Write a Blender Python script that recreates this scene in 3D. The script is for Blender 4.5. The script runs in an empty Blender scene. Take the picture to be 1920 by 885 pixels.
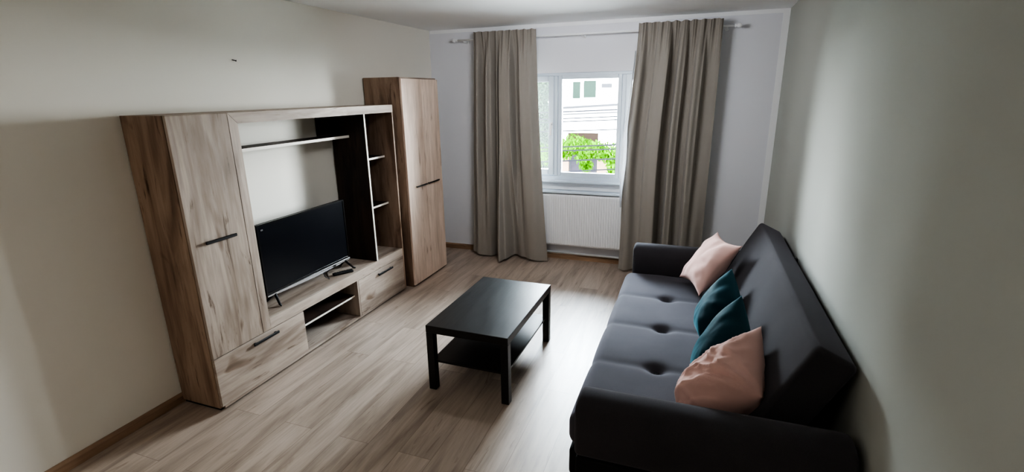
import bpy, bmesh, math, random
from mathutils import Vector, Matrix, noise

random.seed(7)
SC = bpy.context.scene
COL = SC.collection
PI = math.pi

# ------------------------------------------------------------------ nodes
class N:
    """tiny node-tree builder"""
    def __init__(self, name):
        self.m = bpy.data.materials.new(name)
        self.m.use_nodes = True
        self.t = self.m.node_tree
        self.t.nodes.clear()
        self.out = self.t.nodes.new('ShaderNodeOutputMaterial')
    def n(self, kind, **kw):
        nd = self.t.nodes.new('ShaderNode' + kind)
        for k, v in kw.items():
            if k.startswith('i_'):
                nd.inputs[k[2:].replace('_', ' ')].default_value = v
            else:
                setattr(nd, k, v)
        return nd
    def l(self, a, b):
        self.t.links.new(a, b)
    def coord(self, scale=(1, 1, 1), rot=(0, 0, 0), rnd=0.0, kind='Object'):
        tc = self.n('TexCoord')
        src = tc.outputs[kind]
        if rnd:
            oi = self.n('ObjectInfo')
            mu = self.n('Math', operation='MULTIPLY')
            mu.inputs[1].default_value = rnd
            self.l(oi.outputs['Random'], mu.inputs[0])
            va = self.n('VectorMath', operation='ADD')
            self.l(src, va.inputs[0]); self.l(mu.outputs[0], va.inputs[1])
            src = va.outputs[0]
        mp = self.n('Mapping')
        mp.inputs['Scale'].default_value = scale
        mp.inputs['Rotation'].default_value = rot
        self.l(src, mp.inputs['Vector'])
        return mp.outputs[0]
    def noise(self, vec, scale=5, detail=4, rough=.5, dist=0):
        nd = self.n('TexNoise')
        nd.inputs['Scale'].default_value = scale
        nd.inputs['Detail'].default_value = detail
        nd.inputs['Roughness'].default_value = rough
        nd.inputs['Distortion'].default_value = dist
        self.l(vec, nd.inputs['Vector'])
        return nd.outputs['Fac']
    def ramp(self, fac, stops):
        nd = self.n('ValToRGB')
        cr = nd.color_ramp
        while len(cr.elements) < len(stops):
            cr.elements.new(.5)
        for e, (p, c) in zip(cr.elements, stops):
            e.position = p
            e.color = c if len(c) == 4 else (*c, 1)
        self.l(fac, nd.inputs[0])
        return nd.outputs[0]
    def mix(self, a, b, fac, mode='MIX'):
        nd = self.n('Mix', data_type='RGBA', blend_type=mode)
        for sock, v in ((nd.inputs[0], fac), (nd.inputs[6], a), (nd.inputs[7], b)):
            if hasattr(v, 'links'):
                self.l(v, sock)
            else:
                sock.default_value = v if not isinstance(v, tuple) or len(v) == 4 else (*v, 1)
        return nd.outputs[2]
    def bump(self, h, strength=.2, dist=.01):
        nd = self.n('Bump')
        nd.inputs['Strength'].default_value = strength
        nd.inputs['Distance'].default_value = dist
        self.l(h, nd.inputs['Height'])
        return nd.outputs[0]
    def bsdf(self, color, rough=.5, spec=.5, normal=None, metal=0, sheen=0, sheen_tint=None, coat=0, emit=None):
        p = self.n('BsdfPrincipled')
        for sock, v in (('Base Color', color), ('Roughness', rough)):
            if hasattr(v, 'links'):
                self.l(v, p.inputs[sock])
            else:
                p.inputs[sock].default_value = v if not isinstance(v, tuple) or len(v) == 4 else (*v, 1)
        p.inputs['Specular IOR Level'].default_value = spec
        p.inputs['Metallic'].default_value = metal
        p.inputs['Sheen Weight'].default_value = sheen
        if sheen_tint:
            p.inputs['Sheen Tint'].default_value = (*sheen_tint, 1)
        p.inputs['Coat Weight'].default_value = coat
        if normal is not None:
            self.l(normal, p.inputs['Normal'])
        return p.outputs[0]
    def done(self, shader):
        self.l(shader, self.out.inputs['Surface'])
        return self.m

def srgb(r, g, b):
    f = lambda c: (c / 255 / 12.92) if c <= 10 else ((c / 255 + .055) / 1.055) ** 2.4
    return (f(r), f(g), f(b))

def plaster(name, col, var=.03):
    k = N(name)
    v = k.coord()
    f1 = k.noise(v, 1.3, 3)
    c2 = tuple(max(0, c * (1 - var)) for c in col)
    c = k.mix(col, c2, f1)
    bf = k.noise(v, 220, 3, .6)
    return k.done(k.bsdf(c, .9, .2, k.bump(bf, .06, .003)))

def plain(name, col, rough=.5, spec=.5, metal=0, coat=0, bump=0, bscale=300):
    k = N(name)
    v = k.coord()
    f1 = k.noise(v, 9, 3)
    c = k.mix(col, tuple(c * .93 for c in col), f1)
    nrm = k.bump(k.noise(v, bscale, 2), bump, .002) if bump else None
    return k.done(k.bsdf(c, rough, spec, nrm, metal, coat=coat))

def oak(name, axis, light, mid, dark, rough=.55, big=1.0, k_=1.0):
    """craft-oak decor; grain runs along the given object axis"""
    k = N(name)
    a = 'xyz'.index(axis)
    s1 = [1, 1, 1]; s1[a] = .13
    s2 = [1, 1, 1]; s2[a] = .07
    v1 = k.coord(tuple(s1), rnd=37)
    v2 = k.coord(tuple(s2), rnd=37)
    s3 = [1, 1, 1]; s3[a] = .36
    v3 = k.coord(tuple(s3), rnd=53)
    base = k.noise(v1, 8 * big, 5, .55, .7)
    c = k.ramp(base, [(.30, dark), (.43, mid), (.56, light), (.75, tuple(x * 1.08 for x in light))])
    fine = k.noise(v2, 60, 4, .6, .3)
    c = k.mix(c, k.ramp(fine, [(.3, (.66, .63, .60)), (.62, (1, 1, 1))]), .55, 'MULTIPLY')
    crack = k.noise(v1, 17 * big, 6, .62, 1.4)
    c = k.mix(c, k.ramp(crack, [(.31, (.30, .24, .20)), (.40, (1, 1, 1))]), .85 * k_, 'MULTIPLY')
    wide = k.noise(v3, 3.2 * big, 4, .55, .4)
    c = k.mix(c, k.ramp(wide, [(.36, (.72, .68, .65)), (.60, (1, 1, 1))]), .8 * k_, 'MULTIPLY')
    knot = k.noise(v3, 7.5 * big, 2, .5, .6)
    c = k.mix(c, k.ramp(knot, [(.68, (1, 1, 1)), (.76, (.42, .34, .28))]), .8, 'MULTIPLY')
    return k.done(k.bsdf(c, rough, .35, k.bump(fine, .12, .002)))

OL, OM, OD = srgb(190, 176, 164), srgb(168, 153, 141), srgb(136, 121, 110)
OAKZ = oak('oak_vertical', 'z', OL, OM, OD)
OAKY = oak('oak_lengthwise', 'y', OL, OM, OD)
OAKX = oak('oak_depthwise', 'x', OL, OM, OD)
PL, PM, PD = srgb(232, 211, 196), srgb(222, 200, 184), srgb(196, 174, 158)
OAKP = oak('oak_pale_vertical', 'z', PL, PM, PD, k_=.45)
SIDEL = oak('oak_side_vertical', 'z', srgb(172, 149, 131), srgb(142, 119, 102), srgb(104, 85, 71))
INNER = oak('shaded_inner_oak', 'z', srgb(66, 50, 42), srgb(46, 35, 30), srgb(28, 22, 19), .6)  # same oak, with the shade inside the unit put into its colour
EDGE = plain('lit_edge_oak', srgb(234, 228, 218), .5, .4)  # oak front edges, with the window light on them put into the colour
HANDLE = plain('black_handle_metal', (.012, .012, .013), .45, .4)
PLINTH = plain('dark_plinth', (.02, .018, .016), .7, .2)

def floor_mat():
    k = N('laminate_oak_floor')
    v = k.coord(rot=(0, 0, PI / 2), kind='Object')
    br = k.n('TexBrick', offset=.37, offset_frequency=2, squash=1)
    br.inputs['Color1'].default_value = (0, 0, 0, 1)
    br.inputs['Color2'].default_value = (1, 1, 1, 1)
    br.inputs['Mortar'].default_value = (.5, .5, .5, 1)
    br.inputs['Scale'].default_value = 1
    br.inputs['Mortar Size'].default_value = .0012
    br.inputs['Mortar Smooth'].default_value = .1
    br.inputs['Bias'].default_value = 0
    br.inputs['Brick Width'].default_value = 1.29
    br.inputs['Row Height'].default_value = .193
    k.l(v, br.inputs['Vector'])
    # shift the grain of each plank
    sep = k.n('SeparateColor'); k.l(br.outputs['Color'], sep.inputs[0])
    tc = k.n('TexCoord')
    cmb = k.n('CombineXYZ')
    mu = k.n('Math', operation='MULTIPLY'); mu.inputs[1].default_value = 23
    k.l(sep.outputs[0], mu.inputs[0]); k.l(mu.outputs[0], cmb.inputs[0]); k.l(mu.outputs[0], cmb.inputs[1])
    ad = k.n('VectorMath', operation='ADD'); k.l(tc.outputs['Object'], ad.inputs[0]); k.l(cmb.outputs[0], ad.inputs[1])
    def mp(s):
        m = k.n('Mapping'); m.inputs['Scale'].default_value = s; k.l(ad.outputs[0], m.inputs['Vector']); return m.outputs[0]
    g1 = k.noise(mp((1, .11, 1)), 11, 5, .58, .8)
    c = k.ramp(g1, [(.28, srgb(142, 127, 115)), (.43, srgb(168, 153, 140)), (.56, srgb(184, 169, 156)), (.75, srgb(198, 184, 172))])
    g2 = k.noise(mp((1, .05, 1)), 70, 4, .6, .2)
    c = k.mix(c, k.ramp(g2, [(.3, (.74, .70, .67)), (.6, (1, 1, 1))]), .6, 'MULTIPLY')
    g3 = k.noise(mp((1, .14, 1)), 19, 5, .6, 1.3)
    c = k.mix(c, k.ramp(g3, [(.30, (.5, .42, .36)), (.39, (1, 1, 1))]), .6, 'MULTIPLY')
    tone = k.ramp(sep.outputs[0], [(0, (.86, .85, .84)), (1, (1.04, 1.03, 1.02))])
    c = k.mix(c, tone, .8, 'MULTIPLY')
    seam = k.ramp(br.outputs['Fac'], [(0, (1, 1, 1)), (1, (.55, .5, .46))])
    c = k.mix(c, seam, 1, 'MULTIPLY')
    rg = k.ramp(g2, [(.2, (.34, .34, .34)), (.8, (.46, .46, .46))])
    return k.done(k.bsdf(c, rg, .9, k.bump(g2, .08, .002)))

FLOOR = floor_mat()
WALL_L = plaster('plaster_warm_white', srgb(232, 228, 219))
WALL_B = plaster('plaster_cool_grey', srgb(229, 230, 236))
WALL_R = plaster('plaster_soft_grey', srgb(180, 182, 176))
CEIL = plaster('plaster_ceiling', srgb(248, 249, 250))
WHITEP = plaster('white_paint', srgb(242, 243, 245), .01)
PVC = plain('white_window_plastic', srgb(212, 223, 235), .35, .5)
ENAMEL = plain('white_enamel', srgb(242, 243, 245), .35, .5)
SKIRT = oak('skirting_oak', 'y', srgb(170, 142, 118), srgb(146, 120, 98), srgb(116, 93, 76))
SKIRTX = oak('skirting_oak_across', 'x', srgb(170, 142, 118), srgb(146, 120, 98), srgb(116, 93, 76))

def black_wood():
    k = N('black_brown_wood')
    v = k.coord((1, .08, 1))
    g = k.noise(v, 60, 4, .6, .2)
    c = k.ramp(g, [(.3, (.004, .004, .004)), (.7, (.013, .012, .0115))])
    r = k.ramp(g, [(.3, (.30, .30, .30)), (.7, (.42, .42, .42))])
    return k.done(k.bsdf(c, r, .5, k.bump(g, .12, .002)))
BLACKWOOD = black_wood()

def weave(name, col, col2, sheen=.3, tint=(.6, .6, .7), scale=900, bump=.25, rough=.9):
    k = N(name)
    v = k.coord()
    g = k.noise(v, scale, 2, .6)
    big = k.noise(v, 4, 3)
    c = k.mix(col, col2, k.ramp(g, [(.35, (0, 0, 0)), (.65, (1, 1, 1))]))
    c = k.mix(c, tuple(x * .8 for x in col), k.ramp(big, [(.3, (0, 0, 0)), (.8, (.6, .6, .6))]))
    return k.done(k.bsdf(c, rough, .15, k.bump(g, bump, .002), sheen=sheen, sheen_tint=tint))

SOFA = weave('charcoal_weave', (.040, .0375, .041), (.070, .066, .073), .28, (.56, .54, .60))
SOFAS = weave('charcoal_weave_seat', (.050, .0475, .054), (.088, .083, .094), .32, (.58, .56, .64))
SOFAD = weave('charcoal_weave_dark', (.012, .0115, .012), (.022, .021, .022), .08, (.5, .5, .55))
PINK = weave('blush_cotton', srgb(222, 182, 174), srgb(230, 194, 185), .15, (1, .9, .9), 1200, .12)
TEAL = weave('teal_velvet', srgb(4, 36, 45), srgb(8, 48, 58), .5, (.2, .5, .6), 1200, .1, .7)
ZIP = plain('pink_piping', srgb(190, 150, 142), .8, .2)

def curtain_mat():
    k = N('taupe_curtain_cloth')
    v = k.coord()
    g = k.noise(v, 700, 2, .6)
    c = k.mix(srgb(146, 140, 133), srgb(164, 158, 151), g)
    p = k.bsdf(c, .85, .2, k.bump(g, .15, .002), sheen=.15)
    tr = k.n('BsdfTranslucent'); k.l(c, tr.inputs[0])
    mx = k.n('MixShader'); mx.inputs[0].default_value = .0
    k.l(p, mx.inputs[1]); k.l(tr.outputs[0], mx.inputs[2])
    return k.done(mx.outputs[0])
CURTAIN = curtain_mat()
def lining_mat():
    k = N('pale_lining')
    g = k.noise(k.coord(), 500, 2, .6)
    c = k.mix(srgb(200, 203, 208), srgb(220, 222, 226), g)
    p = k.bsdf(c, .7, .3, k.bump(g, .15, .002))
    tr = k.n('BsdfTranslucent'); k.l(c, tr.inputs[0])
    mx = k.n('MixShader'); mx.inputs[0].default_value = .3
    k.l(p, mx.inputs[1]); k.l(tr.outputs[0], mx.inputs[2])
    return k.done(mx.outputs[0])
LINING = lining_mat()

def glass_mat(name, veil=0.0):
    k = N(name)
    tr = k.n('BsdfTransparent'); tr.inputs[0].default_value = (.97, .985, .98, 1)
    gl = k.n('BsdfGlossy'); gl.inputs['Roughness'].default_value = .02
    fr = k.n('Fresnel'); fr.inputs[0].default_value = 1.35
    mx = k.n('MixShader'); k.l(fr.outputs[0], mx.inputs[0]); k.l(tr.outputs[0], mx.inputs[1]); k.l(gl.outputs[0], mx.inputs[2])
    if not veil:
        return k.done(mx.outputs[0])
    df = k.n('BsdfTranslucent'); df.inputs[0].default_value = (.9, .93, .92, 1)
    m2 = k.n('MixShader'); m2.inputs[0].default_value = veil
    k.l(mx.outputs[0], m2.inputs[1]); k.l(df.outputs[0], m2.inputs[2])
    return k.done(m2.outputs[0])
GLASS = glass_mat('window_glass')
GLASSV = glass_mat('window_glass_with_fine_mesh', .010)

# television
def screen_mat():
    k = N('television_screen')
    v = k.coord()
    f = k.noise(v, 3, 2)
    c = k.mix((.004, .005, .008), (.006, .008, .012), f)
    return k.done(k.bsdf(c, .2, .3))
SCREEN = screen_mat()
GLOSSB = plain('gloss_black_plastic', (.006, .006, .007), .2, .5)
MATB = plain('matt_black_plastic', (.010, .010, .011), .5, .4)
SILVER = plain('silver_trim', (.62, .63, .66), .22, .5, metal=1)

# ------------------------------------------------------------------ mesh tools
def bx(bm, x0, x1, y0, y1, z0, z1, bev=0.0, seg=1):
    g = bmesh.ops.create_cube(bm, size=1)
    vs = g['verts']
    for v in vs:
        v.co = Vector(((x0 + x1) / 2 + v.co.x * (x1 - x0), (y0 + y1) / 2 + v.co.y * (y1 - y0), (z0 + z1) / 2 + v.co.z * (z1 - z0)))
    if bev:
        es = list({e for v in vs for e in v.link_edges})
        bmesh.ops.bevel(bm, geom=es, offset=bev, segments=seg, profile=.5, affect='EDGES')
    return bm

def BX(*a, **k):
    return bx(bmesh.new(), *a, **k)

def prism(bm, pts, axis, a0, a1):
    """extrude polygon pts (2-D, the two other axes in xyz order) along axis from a0 to a1"""
    i = 'xyz'.index(axis)
    def mk(p, a):
        q = list(p); q.insert(i, a); return bm.verts.new(q)
    A = [mk(p, a0) for p in pts]; B = [mk(p, a1) for p in pts]
    bm.faces.new(A); bm.faces.new(B[::-1])
    n = len(pts)
    for j in range(n):
        bm.faces.new((A[j], A[(j + 1) % n], B[(j + 1) % n], B[j]))
    bmesh.ops.recalc_face_normals(bm, faces=bm.faces)
    return bm

def tube(bm, pts, r, seg=10, caps=True):
    """round tube along a polyline; r number or list"""
    pts = [Vector(p) for p in pts]
    rs = r if isinstance(r, (list, tuple)) else [r] * len(pts)
    rings = []
    for i, p in enumerate(pts):
        d = (pts[min(i + 1, len(pts) - 1)] - pts[max(i - 1, 0)]).normalized()
        a = d.orthogonal().normalized() if i == 0 else (rings_a - d * rings_a.dot(d)).normalized()
        rings_a = a
        b = d.cross(a)
        rings.append([bm.verts.new(p + (a * math.cos(t) + b * math.sin(t)) * rs[i]) for t in [2 * PI * j / seg for j in range(seg)]])
    for A, B in zip(rings, rings[1:]):
        for j in range(seg):
            bm.faces.new((A[j], A[(j + 1) % seg], B[(j + 1) % seg], B[j]))
    if caps:
        bm.faces.new(rings[0][::-1]); bm.faces.new(rings[-1])
    return bm

def rounded(dims, r, k=4, n=(8, 8, 8), center=(0, 0, 0), disp=None):
    """rounded box as one smooth quad grid; disp(p, nrm)->p moves its points"""
    bm = bmesh.new()
    h = [d / 2 for d in dims]
    ax = []
    for i in range(3):
        rr = min(r, h[i] * .999)
        a = [-h[i] + rr * (1 - math.tan(PI / 4 * (1 - j / k))) for j in range(k)]
        m = n[i]
        mid = [-(h[i] - rr) + 2 * (h[i] - rr) * j / m for j in range(m + 1)]
        ax.append(a + mid + [-t for t in a[::-1]])
    idx = {}
    C = Vector(center)
    def V(i, j, l):
        key = (i, j, l)
        if key not in idx:
            p = Vector((ax[0][i], ax[1][j], ax[2][l]))
            q = Vector([max(-(h[t] - min(r, h[t] * .999)), min(h[t] - min(r, h[t] * .999), p[t])) for t in range(3)])
            d = (p - q)
            d = d.normalized() if d.length > 1e-9 else Vector((0, 0, 1))
            pp = q + d * r
            if disp:
                pp = disp(pp, d)
            idx[key] = bm.verts.new(pp + C)
        return idx[key]
    L = [len(a) - 1 for a in ax]
    for i in range(L[0]):
        for j in range(L[1]):
            bm.faces.new((V(i, j, 0), V(i, j + 1, 0), V(i + 1, j + 1, 0), V(i + 1, j, 0)))
            bm.faces.new((V(i, j, L[2]), V(i + 1, j, L[2]), V(i + 1, j + 1, L[2]), V(i, j + 1, L[2])))
    for i in range(L[0]):
        for l in range(L[2]):
            bm.faces.new((V(i, 0, l), V(i + 1, 0, l), V(i + 1, 0, l + 1), V(i, 0, l + 1)))
            bm.faces.new((V(i, L[1], l), V(i, L[1], l + 1), V(i + 1, L[1], l + 1), V(i + 1, L[1], l)))
    for j in range(L[1]):
        for l in range(L[2]):
            bm.faces.new((V(0, j, l), V(0, j, l + 1), V(0, j + 1, l + 1), V(0, j + 1, l)))
            bm.faces.new((V(L[0], j, l), V(L[0], j + 1, l), V(L[0], j + 1, l + 1), V(L[0], j, l + 1)))
    return bm

LOC = {}
def thing(name, label=None, cat=None, loc=(0, 0, 0), rotz=0, group=None, kind=None):
    o = bpy.data.objects.new(name, None)
    COL.objects.link(o)
    o.empty_display_size = .1
    o.location = loc; o.rotation_euler = (0, 0, rotz)
    LOC[o.name] = Vector(loc)
    return tag(o, label, cat, group, kind)

def tag(o, label=None, cat=None, group=None, kind=None):
    if label: o['label'] = label
    if cat: o['category'] = cat
    if group: o['group'] = group
    if kind: o['kind'] = kind
    return o

def obj(name, bm, mat, parent=None, smooth=False, origin=None, label=None):
    """bm is in room coordinates; the object origin is put at its parent's origin (or at origin)"""
    off = LOC[parent.name] if parent is not None else Vector(origin or (0, 0, 0))
    for v in bm.verts:
        v.co -= off
    if smooth:
        for f in bm.faces:
            f.smooth = True
    me = bpy.data.meshes.new(name)
    bm.to_mesh(me); bm.free()
    me.materials.append(mat)
    o = bpy.data.objects.new(name, me)
    COL.objects.link(o)
    if parent is not None:
        o.parent = parent
    else:
        o.location = off
    LOC[o.name] = off
    if label: o['label'] = label
    return o

def struct(name, bm, mat, parent=None):
    o = obj(name, bm, mat, parent)
    if parent is None:
        o['kind'] = 'structure'
    return o

def copy_tree(o, loc):
    c = o.copy(); COL.objects.link(c); c.location = loc
    for ch in o.children:
        d = ch.copy(); COL.objects.link(d); d.parent = c
        for gch in ch.children:
            e = gch.copy(); COL.objects.link(e); e.parent = d
    return c

# ------------------------------------------------------------------ room
W, H, YB, YF = 3.575, 2.505, 0.0, -6.9
WX0, WX1, WZ0, WZ1 = 0.93, 2.70, 0.905, 2.022      # window opening
struct('floor', BX(-.12, W + .12, YF - .1, .12, -.1, 0), FLOOR)
struct('ceiling', BX(-.12, W + .12, YF - .1, .12, H, H + .1), CEIL)
struct('wall_left', BX(-.12, 0, YF - .1, .12, 0, H), WALL_L)
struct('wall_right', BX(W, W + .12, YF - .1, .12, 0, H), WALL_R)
struct('wall_front', BX(0, W, YF - .1, YF, 0, H), WALL_L)
wb = bmesh.new()
bx(wb, 0, WX0, 0, .12, 0, H); bx(wb, WX1, W, 0, .12, 0, H)
bx(wb, WX0, WX1, 0, .12, 0, WZ0); bx(wb, WX0, WX1, 0, .12, WZ1, H)
struct('wall_back', wb, WALL_B)
def skirt_profile(x0, s):   # (x, z) section of a skirting board standing on x0
    return [(x0, 0), (x0 + s * .016, 0), (x0 + s * .016, .045), (x0 + s * .006, .062), (x0, .062)]
b = bmesh.new(); prism(b, skirt_profile(0, 1), 'y', YF, -.001); struct('baseboard_left', b, SKIRT)
b = bmesh.new(); prism(b, skirt_profile(W, -1), 'y', YF, -.001); struct('baseboard_right', b, SKIRT)
b = bmesh.new(); prism(b, [(0, 0), (-.016, 0), (-.016, .045), (-.006, .062), (0, .062)], 'x', .017, W - .017); struct('baseboard_back', b, SKIRTX)
# white painted strips where the grey back wall meets the ceiling and the right wall
struct('trim_1', BX(.01, W - .001, -.003, 0, H - .035, H - .0005), WHITEP)
struct('trim_2', BX(W - .055, W - .0005, -.004, 0, .062, H - .035), WHITEP)

# window: frame, two opening sashes, fixed middle light
wf = tag(obj('window_1', BX(WX0, WX1, .004, .07, WZ0, WZ0 + .045, bev=.004), PVC), kind='structure')
LOCW = wf
b = bmesh.new()
bx(b, WX0, WX0 + .045, .004, .07, WZ0 + .045, WZ1, bev=.004)
bx(b, WX1 - .045, WX1, .004, .07, WZ0 + .045, WZ1, bev=.004)
bx(b, WX0 + .045, WX1 - .045, .004, .07, WZ1 - .03, WZ1, bev=.004)
for x in (1.462, 2.172):
    bx(b, x - .022, x + .022, .0, .07, WZ0 + .045, WZ1 - .03, bev=.004)
obj('window_frame', b, PVC, wf)
def sash(name, x0, x1, z0, z1, t, y0, y1, glass, pane_name='pane'):
    b = bmesh.new()
    bx(b, x0, x0 + t, y0, y1, z0, z1, bev=.006); bx(b, x1 - t, x1, y0, y1, z0, z1, bev=.006)
    bx(b, x0 + t, x1 - t, y0, y1, z0, z0 + t, bev=.006); bx(b, x0 + t, x1 - t, y0, y1, z1 - t, z1, bev=.006)
    s = obj(name, b, PVC, wf)
    obj(pane_name, BX(x0 + t - .01, x1 - t + .01, .034, .038, z0 + t - .01, z1 - t + .01), glass, s)
    return s
s1 = sash('window_sash', .97, 1.447, .955, 1.995, .062, -.012, .06, GLASSV)
s2 = sash('window_sash', 2.187, 2.66, .955, 1.995, .062, -.012, .06, GLASS)
sash('window_light', 1.484, 2.150, .945, 2.0, .042, .006, .06, GLASS)
for s, x in ((s1, 1.421), (s2, 2.207)):
    b = bmesh.new()
    bx(b, x - .013, x + .013, -.02, -.011, 1.455, 1.52, bev=.003)
    bx(b, x - .010, x + .010, -.05, -.02, 1.49, 1.51, bev=.004)
    bx(b, x - .011, x + .011, -.056, -.042, 1.385, 1.512, bev=.005, seg=2)
    obj('window_handle', b, WHITEP, s, smooth=False)
# ledge directly under the window and the deep sill board above the radiator
struct('trim_3', BX(WX0 - .02, WX1 + .02, -.075, .0, WZ0 - .022, WZ0 - .002, bev=.004), PVC)
struct('trim_4', BX(1.26, 2.34, -.104, 0, .772, .796, bev=.005), PVC)
struct('trim_5', BX(WX0, WX1, -.010, 0, .80, WZ0 - .023), ENAMEL)

# small nail left in the left wall
b = bmesh.new(); tube(b, [(0, -2.663, 2.068), (.022, -2.655, 2.062)], [.0028, .0028]); tube(b, [(.022, -2.655, 2.062), (.025, -2.653, 2.061)], [.0055, .0055])
tag(obj('wall_nail', b, MATB), 'small dark nail left in the plain left wall above the wall unit', 'nail')

# ------------------------------------------------------------------ tv wall unit
UY0, UY1, UD, UH = -3.444, -1.378, .350, 1.747
u = thing('wall_unit', 'oak-effect wall unit with tall door, open television bay and drawers against left wall', 'wall unit', (.18, -2.41, 0))
def handle(parent, x, y0, y1, z):
    b = bmesh.new()
    bx(b, x + .014, x + .024, y0, y1, z - .009, z + .009, bev=.003)
    for yy in (y0 + .02, y1 - .02):
        bx(b, x, x + .016, yy - .006, yy + .006, z - .005, z + .005)
    return obj('handle', b, HANDLE, parent, label='black bar handle')
BF = .012
XF0 = UD - .019
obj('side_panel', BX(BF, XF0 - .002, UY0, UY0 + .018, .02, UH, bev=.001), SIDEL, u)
obj('side_panel', BX(BF, XF0 - .002, -3.062, -3.044, .427, UH - .018), INNER, u)
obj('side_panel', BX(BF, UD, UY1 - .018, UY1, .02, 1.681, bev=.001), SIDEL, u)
obj('top_panel', BX(BF, XF0 - .002, UY0 + .018, UY1, UH - .018, UH, bev=.001), OAKY, u)
d = obj('door', BX(XF0, UD, UY0 + .002, -3.0745, .352, UH - .002, bev=.0015), OAKZ, u)
handle(d, UD, -3.364, -3.158, 1.045)
b = bmesh.new(); prism(b, [(-3.0715, .352), (-3.010, .352), (-3.010, 1.6815), (-3.0715, 1.745)], 'x', XF0, UD); obj('frame_post', b, OAKZ, u)
b = bmesh.new(); prism(b, [(-3.0700, 1.7465), (-3.0095, 1.6835), (UY1, 1.6835), (UY1, 1.7465)], 'x', XF0, UD); obj('frame_rail', b, OAKY, u)
obj('frame_rail', BX(XF0, UD, -3.009, UY1 - .0185, .352, .427, bev=.001), OAKY, u)
obj('television_board', BX(BF, XF0 - .001, -3.043, UY1 - .019, .405, .4265), OAKY, u)
obj('bottom_panel', BX(BF, UD - .003, UY0 + .019, UY1 - .019, .018, .034), OAKY, u)
obj('plinth', BX(.02, UD - .035, UY0 + .01, UY1 - .01, 0, .018), PLINTH, u)
d = obj('drawer', BX(XF0, UD, UY0 + .002, -2.713, .036, .347, bev=.0015), OAKY, u); handle(d, UD, -3.174, -2.965, .314)
d = obj('drawer', BX(XF0, UD, -2.080, UY1 - .0195, .036, .347, bev=.0015), OAKY, u); handle(d, UD, -1.822, -1.600, .309)
obj('partition', BX(BF, XF0 - .002, -2.732, -2.714, .035, .404), INNER, u)
obj('partition', BX(BF, UD - .002, -2.097, -2.081, .035, .3505), OAKZ, u)
obj('niche_back_panel', BX(BF, BF + .004, -2.713, -2.098, .035, .404), INNER, u)
obj('niche_shelf', BX(BF + .005, .312, -2.713, -2.098, .208, .222), INNER, u)
b = BX(.312, .3135, -2.713, -2.098, .208, .222); obj('shelf_edge', b, EDGE, u)
dv = obj('divider', BX(BF, UD - .006, -1.797, -1.779, .427, 1.683), INNER, u)
obj('divider_edge', BX(UD - .006, UD - .0035, -1.797, -1.779, .428, 1.683), EDGE, dv)
for z in (.856, 1.286):
    s = obj('shelf', BX(BF, .238, -1.7788, UY1 - .0185, z, z + .017), INNER, u)
    obj('shelf_edge', BX(.238, .2405, -1.7788, UY1 - .0185, z, z + .017), EDGE, s)
s = obj('shelf', BX(BF, .184, -3.0435, -1.7975, 1.495, 1.515), INNER, u)
obj('shelf_edge', BX(.184, .1865, -3.0435, -1.7975, 1.495, 1.515), EDGE, s)
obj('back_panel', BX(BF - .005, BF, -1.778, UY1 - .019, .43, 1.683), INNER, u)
obj('wall_shade_strip', BX(BF - .005, BF, -1.972, -1.798, 1.517, 1.70), INNER, u)  # dark sheet added to stand for the deep shade on the wall

# ------------------------------------------------------------------ wardrobe
AY0, AY1, AD, AH = -1.298, -.628, .406, 1.981
w = thing('wardrobe', 'tall two-door oak-effect wardrobe standing between wall unit and back wall', 'wardrobe', (.2, -.96, 0))
AX = AD - .019
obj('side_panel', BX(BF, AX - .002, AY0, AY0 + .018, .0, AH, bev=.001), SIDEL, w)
obj('side_panel', BX(BF, AX - .002, AY1 - .018, AY1, .0, AH, bev=.001), OAKZ, w)
obj('top_panel', BX(BF, AX - .002, AY0 + .0185, AY1 - .0185, AH - .018, AH), OAKY, w)
obj('plinth', BX(AX - .03, AX - .012, AY0 + .019, AY1 - .019, 0, .03), PLINTH, w)
obj('back_panel', BX(BF - .005, BF, AY0 + .005, AY1 - .005, .03, AH - .005), INNER, w)
ymid = -.962
for y0, y1, h0, h1 in ((AY0 + .001, ymid - .003, -1.175, -.972), (ymid + .003, AY1 - .001, -.952, -.722)):
    d = obj('door', BX(AX, AD, y0, y1, .016, AH - .014, bev=.0015), OAKP, w)
    b = bmesh.new()
    bx(b, AD + .012, AD + .020, h0, h1, .972, .985, bev=.002)
    for yy in (h0 + .02, h1 - .02):
        bx(b, AD, AD + .013, yy - .005, yy + .005, .975, .982)
    obj('handle', b, HANDLE, d, label='black bar handle')

# ------------------------------------------------------------------ television
tx = .205
t = thing('television', 'flat black television standing in the bay of the wall unit', 'television', (tx, -2.425, .427))
TY0, TY1, TZ0, TZ1 = -2.872, -1.982, .508, 1.010
obj('casing', BX(tx - .03, tx - .006, TY0, TY1, TZ0, TZ1, bev=.004), MATB, t)
b = bmesh.new()
for a in ((TY0, TY0 + .012, TZ0, TZ1), (TY1 - .012, TY1, TZ0, TZ1), (TY0 + .012, TY1 - .012, TZ1 - .012, TZ1), (TY0 + .012, TY1 - .012, TZ0, TZ0 + .018)):
    bx(b, tx - .006, tx + .003, a[0], a[1], a[2], a[3])
obj('bezel', b, GLOSSB, t)
obj('screen', BX(tx - .006, tx - .001, TY0 + .012, TY1 - .012, TZ0 + .018, TZ1 - .012), SCREEN, t)
b = bmesh.new()
n = 24
prism(b, [(TY0, TZ0 + .002)] + [(TY0 + (TY1 - TY0) * i / n, TZ0 - .008 - .014 * math.sin(PI * i / n)) for i in range(n + 1)] + [(TY1, TZ0 + .002)], 'x', tx - .012, tx + .008)
obj('trim_strip', b, SILVER, t, label='curved silver strip along the bottom edge')
obj('sensor', BX(tx + .008, tx + .0095, -2.20, -2.168, TZ0 - .018, TZ0 - .002, bev=.0007), GLOSSB, t)
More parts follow.
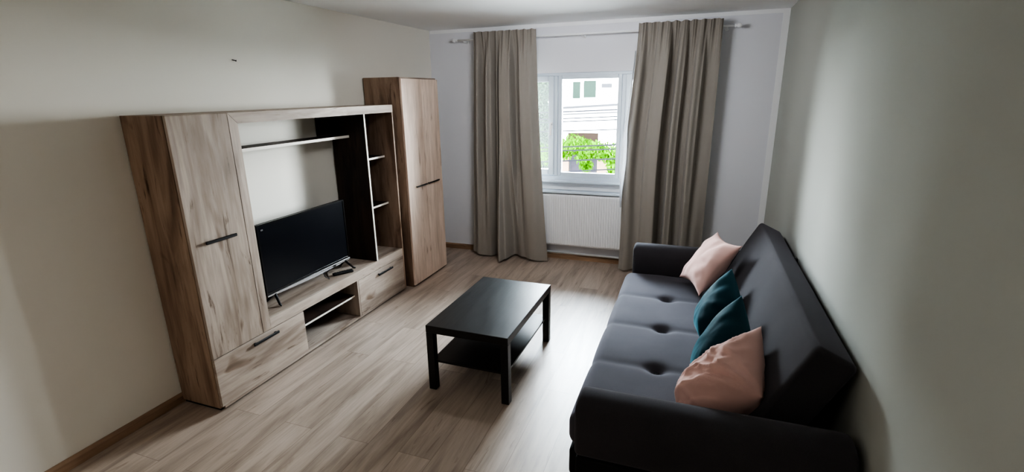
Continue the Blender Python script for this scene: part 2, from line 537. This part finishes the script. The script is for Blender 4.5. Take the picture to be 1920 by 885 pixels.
for yy in (-2.80, -2.045):
    s = -1 if yy < -2.4 else 1
    b = bmesh.new()
    for dx in (.075, -.095):
        tube(b, [(tx - .004, yy, TZ0 - .004), (tx + dx * .75, yy + s * .026, .438), (tx + dx, yy + s * .034, .433)], [.010, .008, .006], 8)
    obj('foot', b, MATB, t, smooth=True)
b = bmesh.new()
tube(b, [(tx - .02, -2.30, TZ0), (tx + .015, -2.31, .45), (tx + .035, -2.29, .4305), (tx - .01, -2.25, .4305), (tx - .08, -2.18, .4305), (tx - .14, -2.05, .4305)], .0032, 8)
obj('cable', b, MATB, t, smooth=True)
# logo-sized light mark on the upper left bezel
obj('sticker', BX(tx + .003, tx + .0036, TY0 + .030, TY0 + .048, TZ1 - .045, TZ1 - .034), SILVER, t)

# remote control lying beside the television
r = thing('remote_control', 'slim black remote control lying on the board in front of the television', 'remote control', (.262, -2.150, .427), math.radians(-32))
b = rounded((.046, .165, .018), .008, 3, (2, 4, 1), (.262, -2.150, .4365))
obj('body', b, MATB, r, smooth=True)
for i in range(6):
    for j in range(3):
        cx_, cy_ = .262 + (j - 1) * .012, -2.150 - .06 + i * .020
        obj('button', BX(cx_ - .0035, cx_ + .0035, cy_ - .005, cy_ + .005, .4455, .4472, bev=.001), plain('rubber_button', (.03, .03, .032), .6, .3) if (i == 0 and j == 0) else bpy.data.materials['rubber_button'], r)

# ------------------------------------------------------------------ coffee table
TX, TY = 1.408, -2.816
c = thing('coffee_table', 'low black-brown wooden coffee table with lower shelf on the laminate floor', 'coffee table', (TX, TY, 0), -.0064)
obj('tabletop', BX(TX, TX + .55, TY, TY + .90, .400, .450, bev=.0025), BLACKWOOD, c)
for dx in (0, .5):
    for dy in (0, .85):
        obj('leg', BX(TX + dx + .0005, TX + dx + .0495, TY + dy + .0005, TY + dy + .0495, 0, .3998, bev=.002), BLACKWOOD, c)
b = BX(TX + .022, TX + .528, TY + .0502, TY + .8498, .192, .206, bev=.001)
bx(b, TX + .0502, TX + .4998, TY + .022, TY + .0502, .192, .206); bx(b, TX + .0502, TX + .4998, TY + .8498, TY + .878, .192, .206)
obj('shelf', b, BLACKWOOD, c)

# ------------------------------------------------------------------ radiator
RX0, RX1, RZ0, RZ1, RY = 1.322, 2.275, .182, .762, -.096
rd = thing('radiator', 'white ribbed panel radiator under the window sill between the curtains', 'radiator', (1.8, -.07, 0))
b = bmesh.new()
nr = 34
prof = []
x = RX0 + .03
step = (RX1 - RX0 - .06) / nr
pts = [(RX0, RY + .012)]
for i in range(nr):
    a = x + i * step
    pts += [(a, RY), (a + step * .62, RY), (a + step * .74, RY + .0075), (a + step * .88, RY + .0075)]
pts += [(RX1 - .03, RY), (RX1, RY + .012)]
prev = None
for px, py in pts:
    cur = [bm_v for bm_v in (b.verts.new((px, RY + .012, RZ0)), b.verts.new((px, min(py, RY + .006) , RZ0 + .02)), b.verts.new((px, py, RZ0 + .045)), b.verts.new((px, py, RZ1 - .045)), b.verts.new((px, min(py, RY + .006), RZ1 - .02)), b.verts.new((px, RY + .012, RZ1)))]
    if prev:
        for k in range(5):
            b.faces.new((prev[k], cur[k], cur[k + 1], prev[k + 1]))
    prev = cur
obj('front_panel', b, ENAMEL, rd)
obj('rear_panel', BX(RX0, RX1, -.055, -.045, RZ0, RZ1), ENAMEL, rd)
b = bmesh.new()
for i in range(60):
    a = RX0 + .02 + i * (RX1 - RX0 - .04) / 59
    bx(b, a - .002, a + .002, RY + .013, -.056, RZ1 - .012, RZ1 - .002)
bx(b, RX0 + .01, RX1 - .01, RY + .013, RY + .017, RZ1 - .014, RZ1 - .001); bx(b, RX0 + .01, RX1 - .01, -.061, -.0565, RZ1 - .014, RZ1 - .001)
obj('top_grille', b, ENAMEL, rd)
for x0, x1 in ((RX0 - .012, RX0 - .0005), (RX1 + .0005, RX1 + .012)):
    obj('side_cover', BX(x0, x1, RY + .008, -.045, RZ0 + .01, RZ1, bev=.003), ENAMEL, rd)
for xx in (RX0 + .15, RX1 - .15):
    b = bmesh.new(); bx(b, xx - .015, xx + .015, -.045, -.0005, .30, .62); bx(b, xx - .008, xx + .008, -.1, -.045, RZ0 + .1, RZ0 + .13); obj('bracket', b, ENAMEL, rd)
b = bmesh.new(); tube(b, [(RX1 - .05, -.085, RZ0 + .01), (RX1 - .05, -.085, .09), (RX1 - .05, -.03, .078), (RX0 - .35, -.03, .078)], .011, 10)
obj('pipe', b, ENAMEL, rd, smooth=True)

# ------------------------------------------------------------------ curtains
ROD_Z, ROD_Y = 2.378, -.112
cr = thing('curtain_rod', 'thin white curtain rod with ball ends above the window', 'curtain rod', (1.75, ROD_Y, ROD_Z))
b = bmesh.new(); tube(b, [(.40, ROD_Y, ROD_Z), (3.13, ROD_Y, ROD_Z - .004)], .0095, 12); obj('rod', b, WHITEP, cr, smooth=True)
for x, s, z in ((.40, -1, ROD_Z), (3.13, 1, ROD_Z - .004)):
    b = bmesh.new()
    q = [(0, .0095), (.008, .016), (.016, .012), (.022, .012), (.030, .019), (.042, .021), (.054, .017), (.061, .004)]
    tube(b, [(x + s * a, ROD_Y, z) for a, _ in q], [rr for _, rr in q], 14)
    obj('finial', b, WHITEP, cr, smooth=True)
for x in (.47, 1.755, 3.07):
    b = bmesh.new(); tube(b, [(x, -.0005, ROD_Z - .016), (x, ROD_Y, ROD_Z - .016)], .006, 8); tube(b, [(x, -.0005, ROD_Z - .016), (x, -.006, ROD_Z - .016)], .02, 14)
    obj('bracket', b, WHITEP, cr, smooth=True)

def interp(tab, u):
    """smooth interpolation through (u, value) pairs"""
    if u <= tab[0][0]: return tab[0][1]
    for (a, va), (b_, vb) in zip(tab, tab[1:]):
        if u <= b_:
            s = (u - a) / (b_ - a); s = s * s * (3 - 2 * s); s = .4 * s + .6 * s * s * (3 - 2 * s)
            return va + (vb - va) * s
    return tab[-1][1]

def curtain(name, label, xt, xb, ztop, zbot, top, mid, bot, y0, seed, edge_l=None, edge_r=None):
    b = bmesh.new()
    nu, nv = 220, 60
    rows = []
    for j in range(nv + 1):
        v = j / nv                                  # 0 top .. 1 bottom
        z = ztop + (zbot - ztop) * v
        wt = max(0, 1 - v / .22); wt = wt * wt
        wb_ = max(0, (v - .35) / .65); wb_ = wb_ * wb_ * (3 - 2 * wb_)
        row = []
        for i in range(nu + 1):
            uu = i / nu
            dm = interp(mid, uu); db = interp(bot, uu); dt = interp(top, uu)
            base = dm * (1 - wb_) + db * wb_
            amp = .078 + .026 * v
            d_ = (base if base > 0 else base * .75) * (1 - wt) * amp + (dt if dt > 0 else dt * .5) * wt * .030
            d_ += .004 * noise.noise(Vector((uu * 14 + seed, v * 1.6, seed))) * min(1, v * 4)
            e = v ** 1.15
            x0 = xt[0] + (xb[0] - xt[0]) * e; x1 = xt[1] + (xb[1] - xt[1]) * e
            if edge_l: x0 += edge_l(v)
            if edge_r: x1 += edge_r(v)
            xx = x0 + (x1 - x0) * uu
            zz = z
            if v == 0:
                zz += .010 * abs(math.sin(uu * 27 + seed))
            row.append(b.verts.new((xx, y0 - d_, zz + (.012 * math.sin(uu * 9 + seed) * (v > .97)))))
        rows.append(row)
    for A, B in zip(rows, rows[1:]):
        for i in range(nu):
            b.faces.new((A[i], B[i], B[i + 1], A[i + 1]))
    o = obj(name, b, CURTAIN, None, smooth=True, origin=((xt[0] + xt[1]) / 2, y0, 0))
    return tag(o, label, 'curtain', 'taupe curtains at the window')

def gathers(n, seed):
    rr = random.Random(seed)
    t_ = []
    for i in range(n):
        a = (i + .5) / n
        t_ += [(a - .34 / n + rr.uniform(-.08, .08) / n, -1), (a + .02 / n, rr.uniform(.7, 1.1)), (a + .30 / n, rr.uniform(.2, .8))]
    return [(0, -.3)] + t_ + [(1, -.4)]

lm = [(0, -.2), (.09, .7), (.155, -.6), (.18, -.6), (.24, .8), (.29, .3), (.34, -.9), (.375, .1), (.415, -.6), (.45, .9), (.60, .9), (.65, -.9), (.69, -.8), (.76, .7), (.88, .5), (1, -.4)]
lb = [(0, -.3), (.13, .5), (.25, .3), (.34, -1.0), (.39, .9), (.455, 2.0), (.49, 1.0), (.55, -1.0), (.68, .1), (.84, .6), (1, .1)]
cl = curtain('curtain', 'left taupe curtain hanging beside the tall wardrobe, one pleat pushed forward at its hem', (.615, 1.300), (.512, 1.436), 2.436, .026, gathers(9, 3), lm, lb, -.178, 1.7,
             edge_r=lambda v: -.02 * math.sin(v * PI))
rm = [(0, .1), (.07, .6), (.17, -.5), (.22, -.5), (.26, .6), (.40, .8), (.435, -1.1), (.49, -1.1), (.53, .7), (.60, .4), (.625, -.7), (.70, -.6), (.74, .8), (.81, .5), (.85, -.5), (1, -.2)]
rb = [(0, .2), (.08, .7), (.20, .2), (.30, .7), (.41, .9), (.455, -1.2), (.50, -1.2), (.54, .6), (.60, .5), (.64, -.8), (.71, -.7), (.76, .8), (.88, .2), (1, -.4)]
crt = curtain('curtain', 'right taupe curtain hanging behind the sofa arm, pale lining showing at its edge', (2.305, 3.034), (2.216, 3.018), 2.428, .026, gathers(10, 8), rm, rb, -.178, 5.1,
              edge_l=lambda v: -.035 * math.sin(v * PI) ** 2)
# turned-over edge of the right curtain with the pale lining crumpled outwards
b = bmesh.new()
rows = []
for j in range(61):
    v = .10 + .62 * j / 60
    z = 2.428 + (.026 - 2.428) * v
    e = v ** 1.15
    x0 = 2.305 + (2.216 - 2.305) * e - .035 * math.sin(v * PI) ** 2
    wd = .012 + .045 * math.exp(-((v - .52) / .13) ** 2)
    row = []
    for i in range(9):
        s = i / 8
        cr_ = .010 * noise.noise(Vector((s * 3, v * 26, 2))) * (1 if .36 < v < .68 else .3)
        row.append(b.verts.new((x0 - .006 - .022 * math.exp(-((v - .52) / .16) ** 2) + wd * s + .3 * cr_, -.258 - .018 * math.sin(PI * s) - cr_, z)))
    rows.append(row)
for A, B in zip(rows, rows[1:]):
    for i in range(8):
        b.faces.new((A[i], B[i], B[i + 1], A[i + 1]))
obj('lining', b, LINING, crt, smooth=True, label='pale crumpled lining turned out along the edge')

# ------------------------------------------------------------------ sofa
SX, SYC = 2.440, -2.230
sf = thing('sofa', 'charcoal fabric sofa bed with tufted seat and rolled arms along the right wall', 'sofa', (SX, SYC, 0), .006)
SY0, SY1 = -3.295, -1.205
BY0 = -3.255
BUT = [(2.795, y) for y in (-1.725, -2.230, -2.735)]
sc_ = Vector((2.832, (SY0 + SY1) / 2, .272))
def seat_disp(p, d):
    q = p + sc_
    x, y, z = q
    g = 0
    for bxx, byy in BUT:
        lat = math.exp(-((y - byy) / .030) ** 2)
        lat2 = math.exp(-((y - byy) / .10) ** 2)
        dip = math.exp(-(((x - bxx) / .05) ** 2 + ((y - byy) / .045) ** 2))
        fx = math.exp(-((x - bxx) / .22) ** 2)
        g += .007 * lat * (.55 + .45 * fx) + .004 * lat2 + .034 * dip
    up = max(0, d.z)
    fr = max(0, -d.x)
    # gentle waviness and soft crown
    w_ = .0035 * noise.noise(Vector((x * 5, y * 4, 3)))
    p = p + Vector((fr * (g * 1.0 - .004), 0, up * (-g + w_ + .006)))
    return p
b = rounded((.80, SY1 - SY0, .185), .062, 5, (44, 130, 2), sc_, seat_disp)
seat = obj('seat_cushion', b, SOFAS, sf, smooth=True)
for bxx, byy in BUT:
    b = rounded((.034, .034, .014), .0069, 3, (3, 3, 1), (bxx, byy, .329))
    obj('button', b, SOFAD, seat, smooth=True)
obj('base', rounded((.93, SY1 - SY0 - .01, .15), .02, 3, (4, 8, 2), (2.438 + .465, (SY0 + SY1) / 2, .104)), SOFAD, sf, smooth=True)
for xx in (2.53, 3.30):
    for yy in (SY0 + .08, SY1 - .08):
        b = bmesh.new(); tube(b, [(xx, yy, 0), (xx, yy, .03)], .025, 14); obj('foot', b, MATB, sf)
# back rest: slab leaning to the wall
ft = Vector((3.396, 0, .872)); dn = Vector((-.437, 0, -.90)).normalized(); th = Vector((.90, 0, -.437)).normalized()
Ls, Ts = .62, .186
cen = ft + dn * (Ls / 2) + th * (Ts / 2); cen.y = (BY0 + SY1) / 2 + .005
Rb = Matrix((th, Vector((0, 1, 0)), -dn)).transposed()
def back_disp(p, d):
    q = Vector(p)
    fr = max(0, -d.x)
    puff = .018 * (1 - (2 * p.z / Ls) ** 2) * (1 - abs(2 * p.y / (SY1 - BY0)) ** 6)
    w_ = .004 * noise.noise(Vector((p.z * 4, p.y * 3, 9)))
    return p + Vector((-fr * (puff + w_ - .012), 0, 0))
b = rounded((Ts, SY1 - BY0 - .005, Ls), .030, 5, (3, 60, 24), (0, 0, 0), back_disp)
for v in b.verts:
    v.co = Rb @ v.co + cen
bk = obj('backrest', b, SOFA, sf, smooth=True)
b = BX(3.545, 3.562, -1.885, -1.845, .775, .800, bev=.004)
obj('pull_tab', b, SOFAD, bk)
# rolled arms on plain side panels
for ya, s, ax_ in ((SY1 + .102, 1, 2.478), (SY0 - .105, -1, 2.506)):
    def arm_disp(p, d):
        # half-round roll along the top, flat sides below
        t_ = min(1, abs(p.y) / .0985)
        k_ = max(0, (p.z + .01) / .146)
        return p + Vector((0, p.y * .05 * math.sin(PI * max(0, min(1, (p.z + .13) / .26))), -.085 * (1 - math.sqrt(max(0, 1 - t_ ** 2.2))) * k_))
    b = rounded((1.03, .194, .272), .026, 4, (24, 14, 10), (ax_ + .515, ya, .4515), arm_disp)
    obj('armrest', b, SOFA, sf, smooth=True)
    b = rounded((1.01, .186, .282), .010, 3, (6, 2, 3), (ax_ + .008 + .505, ya, .171))
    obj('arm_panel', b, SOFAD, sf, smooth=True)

# ------------------------------------------------------------------ cushions
def cushion(name, label, mat, A, B, C_, D, thick, seed, wrinkle=.008, pinch=.10, sag=0.0, ridge=0.0):
    """A top-left, B bottom-left, C_ top-right, D bottom-right corners in room space"""
    A, B, C_, D = map(Vector, (A, B, C_, D))
    nrm = (B - A).cross(C_ - A).normalized()
    cen = (A + B + C_ + D) / 4
    b = bmesh.new()
    n = 44
    def P(uu, vv, side):
        # edges pulled in between the corners
        pu = pinch * (1 - vv * vv) * abs(uu) ** 3; pv = pinch * (1 - uu * uu) * abs(vv) ** 3
        u_ = uu * (1 - pu); v_ = vv * (1 - pv)
        s, t_ = (u_ + 1) / 2, (v_ + 1) / 2
        p = (A * (1 - s) + C_ * s) * t_ + (B * (1 - s) + D * s) * (1 - t_)
        prof = (max(0, 1 - abs(uu) ** 2.4) * max(0, 1 - abs(vv) ** 2.4)) ** .58
        prof *= 1 + sag * (-vv) * .5
        rad = math.hypot(uu, vv)
        ang = math.atan2(vv, uu)
        wr = wrinkle * (noise.noise(Vector((math.cos(ang) * 2.6 + seed, math.sin(ang) * 2.6, seed + rad * .9))) * min(1, rad * 1.2) + .5 * noise.noise(Vector((uu * 3 + seed, vv * 3, side * 5))))
        if ridge:
            far_ = math.hypot(uu - 1.1, vv - 1.1)
            a2 = math.atan2(vv - 1.15, uu - 1.15)
            rn = 1 - abs(noise.noise(Vector((a2 * 5.5, far_ * .8, seed)))) * 2.2
            rn2 = 1 - abs(noise.noise(Vector((uu * 1.3 + vv * 2.6, uu * 2 - vv, seed + 4)))) * 2.2
            wr += ridge * (max(0, rn) ** 2 * math.exp(-(far_ / 1.3) ** 2) * 1.4 + .5 * max(0, rn2) ** 3)
        edge = (1 - abs(uu) ** 6) * (1 - abs(vv) ** 6)
        return p + nrm * side * (thick / 2 * prof + wr * edge) 
    idx = {}
    def V(i, j, side):
        key = (i, j, side if 0 < i < n and 0 < j < n else 0)
        if key not in idx:
            uu = math.sin((-1 + 2 * i / n) * PI / 2) * .35 + (-1 + 2 * i / n) * .65
            vv = math.sin((-1 + 2 * j / n) * PI / 2) * .35 + (-1 + 2 * j / n) * .65
            idx[key] = b.verts.new(P(uu, vv, side))
        return idx[key]
    for i in range(n):
        for j in range(n):
            b.faces.new((V(i, j, 1), V(i + 1, j, 1), V(i + 1, j + 1, 1), V(i, j + 1, 1)))
            b.faces.new((V(i, j, -1), V(i, j + 1, -1), V(i + 1, j + 1, -1), V(i + 1, j, -1)))
    bmesh.ops.recalc_face_normals(b, faces=b.faces)
    o = obj(name, b, mat, None, smooth=True, origin=cen)
    return tag(o, label, 'cushion', 'scatter cushions on the sofa')

cushion('cushion', 'blush pink cushion in the far corner of the sofa, nearest the window', PINK,
        (3.105, -1.285, .785), (2.855, -1.390, .425), (3.250, -1.710, .808), (3.000, -1.815, .450), .17, 1.0, .014, .17)
cushion('cushion', 'dark teal cushion leaning next to the far pink cushion', TEAL,
        (3.177, -1.990, .735), (2.985, -2.130, .385), (3.225, -2.320, .600), (3.040, -2.460, .405), .23, 4.0, .008, .02)
cushion('cushion', 'dark teal cushion leaning just behind the near pink cushion', TEAL,
        (3.200, -2.500, .760), (2.968, -2.670, .385), (3.240, -2.830, .600), (3.050, -2.985, .405), .25, 7.0, .008, .02)
cushion('cushion', 'wrinkled blush pink cushion wedged against the near sofa arm', PINK,
        (3.262, -2.860, .755), (2.925, -3.050, .400), (3.250, -3.215, .590), (2.960, -3.270, .410), .31, 12.0, .022, .0, .3, .034)

# ------------------------------------------------------------------ outside
ASPH = plain('pale_street_paving', srgb(205, 203, 198), .9, .2)
FAC = plaster('white_render', srgb(150, 149, 145), .02)
GREYL = plain('grey_ledge', srgb(34, 34, 36), 1, 0)
WGL = plain('greenish_window_glass', srgb(20, 27, 23), 1, 0)
WFR = plain('white_frame', srgb(190, 190, 190), .5, .4)
DARK = plain('dark_opening', srgb(20, 15, 12), 1, 0)
GATE = plain('grey_gate_metal', srgb(30, 28, 32), 1, 0)
STONE = plain('beige_stone', srgb(92, 74, 62), 1, 0)
CABLE = plain('cable_black', (.004, .004, .005), 1, 0)
BARK = plain('brown_bark', srgb(60, 44, 34), .9, .2)
def leaf_mat(name, c1, c2, tr=.4):
    k = N(name)
    g = k.noise(k.coord(), 2.2, 4, .6)
    c = k.ramp(g, [(.35, c1), (.65, c2)])
    p = k.bsdf(c, 1, 0)
    t_ = k.n('BsdfTranslucent'); k.l(c, t_.inputs[0])
    mx = k.n('MixShader'); mx.inputs[0].default_value = tr
    k.l(p, mx.inputs[1]); k.l(t_.outputs[0], mx.inputs[2])
    return k.done(mx.outputs[0])
LEAF = leaf_mat('bright_leaves', srgb(10, 34, 0), srgb(46, 80, 3))
LEAFD = leaf_mat('dull_leaves', srgb(17, 28, 20), srgb(28, 42, 27), .2)
GZ = -3.35
struct('ground', BX(-40, 40, 1.0, 60, GZ - .2, GZ), ASPH)

FY = 26.0
hb = thing('apartment_house', 'white rendered house with paired windows across the street', 'building', (-3.5, FY, GZ))
obj('facade', BX(-16, 12, FY, FY + 8, GZ, 7.5), FAC, hb)
obj('roof', BX(-16.4, 12.4, FY - .5, FY + 8.4, 7.5, 7.8), GREYL, hb)
def far_window(x0, x1, z0, z1):
    b = bmesh.new()
    bx(b, x0 - .06, x1 + .06, FY - .05, FY - .002, z0 - .06, z0); bx(b, x0 - .06, x1 + .06, FY - .05, FY - .002, z1, z1 + .06)
    bx(b, x0 - .06, x0, FY - .05, FY - .002, z0, z1); bx(b, x1, x1 + .06, FY - .05, FY - .002, z0, z1)
    f_ = obj('window', b, WFR, hb)
    obj('pane', BX(x0, x1, FY - .03, FY - .002, z0, z1), WGL, f_)
far_window(-4.60, -4.12, 1.42, 2.40)
far_window(-3.92, -3.16, 1.46, 2.45)
far_window(1.2, 2.4, 1.46, 2.45)
obj('vent', BX(-2.83, -2.22, FY - .06, FY - .001, 2.03, 2.26, bev=.01), GREYL, hb)
b = bmesh.new(); prism(b, [(-9, .62), (2, 1.18), (2, 1.30), (-9, .74)], 'y', FY - .35, FY - .001); obj('ledge', b, GREYL, hb)
b = bmesh.new(); prism(b, [(-9, .30), (2, .71), (2, .77), (-9, .36)], 'y', FY - .22, FY - .001); obj('ledge', b, GREYL, hb)
b = BX(-4.85, -2.95, FY - .04, FY - .001, -2.2, -.66); obj('doorway', b, DARK, hb)

# grey driveway gate between two beige pillars under the shrub
PY = 20.6
gt = thing('driveway_gate', 'grey metal driveway gate between beige pillars across the street', 'gate', (-2.6, PY, GZ))
obj('gate_panel', BX(-3.40, -1.95, PY - .03, PY + .03, GZ + .08, -1.15), GATE, gt)
for x in (-3.38, -2.67, -2.0):
    obj('gate_frame', BX(x - .04, x + .04, PY - .05, PY - .031, GZ + .05, -1.12), GREYL, gt)
def pillar(x0, x1, top, label):
    p_ = thing('gate_pillar', label, 'pillar', ((x0 + x1) / 2, PY, GZ), group='gate pillars across the street')
    obj('shaft', BX(x0, x1, PY - .2, PY + .2, GZ, top, bev=.01), STONE, p_)
    obj('cap', BX(x0 - .05, x1 + .05, PY - .25, PY + .25, top, top + .08, bev=.01), STONE, p_)
pillar(-3.83, -3.43, -1.0, 'beige gate pillar left of the grey driveway gate')
pillar(-1.92, -1.45, -1.2, 'beige gate pillar right of the grey driveway gate')
fe = thing('iron_fence', 'thin iron fence of upright bars right of the gate pillar', 'fence', (-.4, PY, GZ))
obj('rail', BX(-1.38, 1.2, PY - .02, PY + .02, -1.75, -1.71), CABLE, fe); obj('rail', BX(-1.38, 1.2, PY - .02, PY + .02, GZ + .2, GZ + .24), CABLE, fe)
for i in range(18):
    x = -1.36 + i * .15
    obj('bar', BX(x - .012, x + .012, PY - .012, PY + .012, GZ, -1.62), CABLE, fe)

def foliage(b, blobs, count, size, rr):
    for _ in range(count):
        c_, rad = rr.choice(blobs)
        d_ = Vector((rr.gauss(0, 1), rr.gauss(0, 1), rr.gauss(0, 1))).normalized() * (rr.random() ** .4)
        p = Vector(c_) + Vector((d_.x * rad[0], d_.y * rad[1], d_.z * rad[2]))
        a = Vector((rr.gauss(0, 1), rr.gauss(0, 1) - .6, rr.gauss(0, 1) * .6)).normalized()
        up = Vector((rr.gauss(0, .6), rr.gauss(0, .6), -1)).normalized()
        s = up.cross(a)
        if s.length < .1: continue
        s.normalize(); l_ = size * rr.uniform(.6, 1.3)
        q = [p, p + up * l_ * .5 + s * l_ * .28, p + up * l_, p + up * l_ * .5 - s * l_ * .28]
        b.faces.new([b.verts.new(x) for x in q])
rr = random.Random(4)
sh = thing('climbing_shrub', 'bright green leafy shrub spilling over the gate across the street', 'shrub', (-2.5, 19.6, GZ))
b = bmesh.new()
foliage(b, [((-3.5, 19.40, -.95), (.7, .6, .45)), ((-2.8, 19.30, -.63), (.8, .7, .5)), ((-2.0, 19.30, -.85), (.8, .7, .5)), ((-1.2, 19.30, -1.0), (.7, .7, .55)), ((-.7, 19.40, -1.2), (.5, .6, .6)),
            ((-2.3, 19.00, -1.20), (.4, .4, .35)), ((-2.2, 19.00, -1.6), (.3, .25, .3)), ((-.85, 19.30, -1.75), (.4, .5, .5)), ((-3.9, 19.50, -1.0), (.5, .6, .5)), ((-4.6, 19.50, -1.2), (.8, .6, .6))], 4200, .17, rr)
obj('leaves', b, LEAF, sh)
b = bmesh.new(); tube(b, [(-1.0, 19.9, GZ), (-1.05, 19.8, -2.2), (-1.3, 19.7, -1.4), (-2.0, 19.6, -1.0)], [.09, .08, .06, .03], 8); tube(b, [(-1.05, 19.8, -2.2), (-.8, 19.7, -1.5), (-.7, 19.7, -1.1)], [.06, .05, .02], 8)
obj('trunk', b, BARK, sh, smooth=True)
cf = thing('conifer', 'tall greyish green conifer seen through the left window pane', 'tree', (-5.62, 23.0, GZ))
b = bmesh.new()
foliage(b, [((-5.62, 23.0, z), (.40 + .1 * math.sin(z * 3), .5, .6)) for z in [GZ + 1.0 + i * .42 for i in range(16)]], 9000, .19, rr)
obj('leaves', b, LEAFD, cf)
b = bmesh.new(); tube(b, [(-5.62, 23.0, GZ), (-5.62, 23.0, 2.5)], [.14, .04], 8); obj('trunk', b, BARK, cf, smooth=True)

# overhead cables across the street (left end height, right end height)
cabs = [('topmost overhead cable crossing in front of the house windows', 2.60, 2.76, .012), ('overhead cable just under the grey ledges of the house', 1.20, 1.27, .011),
        ('upper cable of the close pair below the ledges', .98, 1.06, .010), ('lower cable of the close pair below the ledges', .88, .96, .010),
        ('overhead cable level with the top of the shrub', .58, .66, .010), ('upper cable across the middle of the shrub', .05, .17, .013),
        ('lower cable across the middle of the shrub', -.07, .04, .012), ('pale-lit cable across the dark gate', -.42, -.28, .014), ('lowest overhead cable across the foot of the gate', -.80, -.62, .011)]
CY = 11.0
for lab, z0, z1, r_ in cabs:
    b = bmesh.new()
    pts = []
    for i in range(17):
        s = i / 16
        pts.append((-7 + 12 * s, CY, z0 + (z1 - z0) * (s * 12 - 5) / 2.0 - .02 * math.sin(s * PI)))
    tube(b, pts, r_ * 1.8, 6)
    tag(obj('overhead_cable', b, CABLE, None, origin=(-1, CY, z0)), lab, 'cable', 'overhead cables in the street')

# ------------------------------------------------------------------ light
wd = bpy.data.worlds.new('World'); SC.world = wd; wd.use_nodes = True
nt = wd.node_tree; nt.nodes.clear()
bg = nt.nodes.new('ShaderNodeBackground'); ow = nt.nodes.new('ShaderNodeOutputWorld')
tc = nt.nodes.new('ShaderNodeTexCoord'); sp = nt.nodes.new('ShaderNodeSeparateXYZ'); rp = nt.nodes.new('ShaderNodeValToRGB')
nt.links.new(tc.outputs['Generated'], sp.inputs[0]); nt.links.new(sp.outputs[2], rp.inputs[0])
rp.color_ramp.elements[0].position = .0; rp.color_ramp.elements[0].color = (.93, .97, 1, 1)
rp.color_ramp.elements[1].position = .7; rp.color_ramp.elements[1].color = (.74, .87, 1, 1)
nt.links.new(rp.outputs[0], bg.inputs[0]); bg.inputs[1].default_value = 90.0
nt.links.new(bg.outputs[0], ow.inputs[0])

def lamp(name, kind, energy, loc, rot, color=(1, 1, 1), **kw):
    l = bpy.data.lights.new(name, kind); l.energy = energy; l.color = color
    for k, v in kw.items(): setattr(l, k, v)
    o = bpy.data.objects.new(name, l); COL.objects.link(o); o.location = loc; o.rotation_euler = rot
    return o
lamp('sun', 'SUN', 10, (0, -10, 20), (math.radians(50), 0, math.radians(-25)), (1, .96, .9), angle=.01)
po = lamp('window_portal', 'AREA', 1, ((WX0 + WX1) / 2, .13, (WZ0 + WZ1) / 2), (-PI / 2, 0, 0), shape='RECTANGLE', size=WX1 - WX0, size_y=WZ1 - WZ0)
po.data.cycles.is_portal = True
# added soft warm fill behind the camera; no fixture is known there
lamp('rear_fill', 'AREA', 12, (1.8, -5.9, 2.46), (0, 0, 0), (1, .96, .91), shape='DISK', size=1.0)

lamp('back_wall_fill', 'AREA', 24, (1.9, -1.85, 2.47), (math.radians(52), 0, 0), (.95, .97, 1), shape='DISK', size=.7)  # added cool fill to lift the back wall, not a real fitting

# ------------------------------------------------------------------ camera
M = ((0.9384668126134236, 0.34501918425942224, -0.015550051966615167), (-0.081266511413664, 0.26436045705021294, 0.9609939140654613), (-0.3356721551541837, 0.9005971969982837, -0.2761320209844925))
cam = bpy.data.cameras.new('camera'); co = bpy.data.objects.new('camera', cam); COL.objects.link(co)
R_, U_, F_ = (Vector(r_) for r_ in M)
m4 = Matrix((R_, U_, -F_)).transposed().to_4x4()
m4.translation = Vector((2.9131952582984746, -5.28059385739383, 1.83313922722304))
co.matrix_world = m4
cam.sensor_fit = 'HORIZONTAL'; cam.sensor_width = 36; cam.lens = 36 * 935.99 / 1920
cam.clip_start = .02; cam.clip_end = 300
SC.camera = co

SC.view_settings.view_transform = 'AgX'
try: SC.view_settings.look = 'AgX - High Contrast'
except Exception: pass
SC.view_settings.exposure = 0.36
SC.cycles.use_denoising = True
SC.cycles.max_bounces = 10; SC.cycles.diffuse_bounces = 6; SC.cycles.transparent_max_bounces = 12
SC.cycles.sample_clamp_indirect = 8
SC.cycles.caustics_reflective = False; SC.cycles.caustics_refractive = False
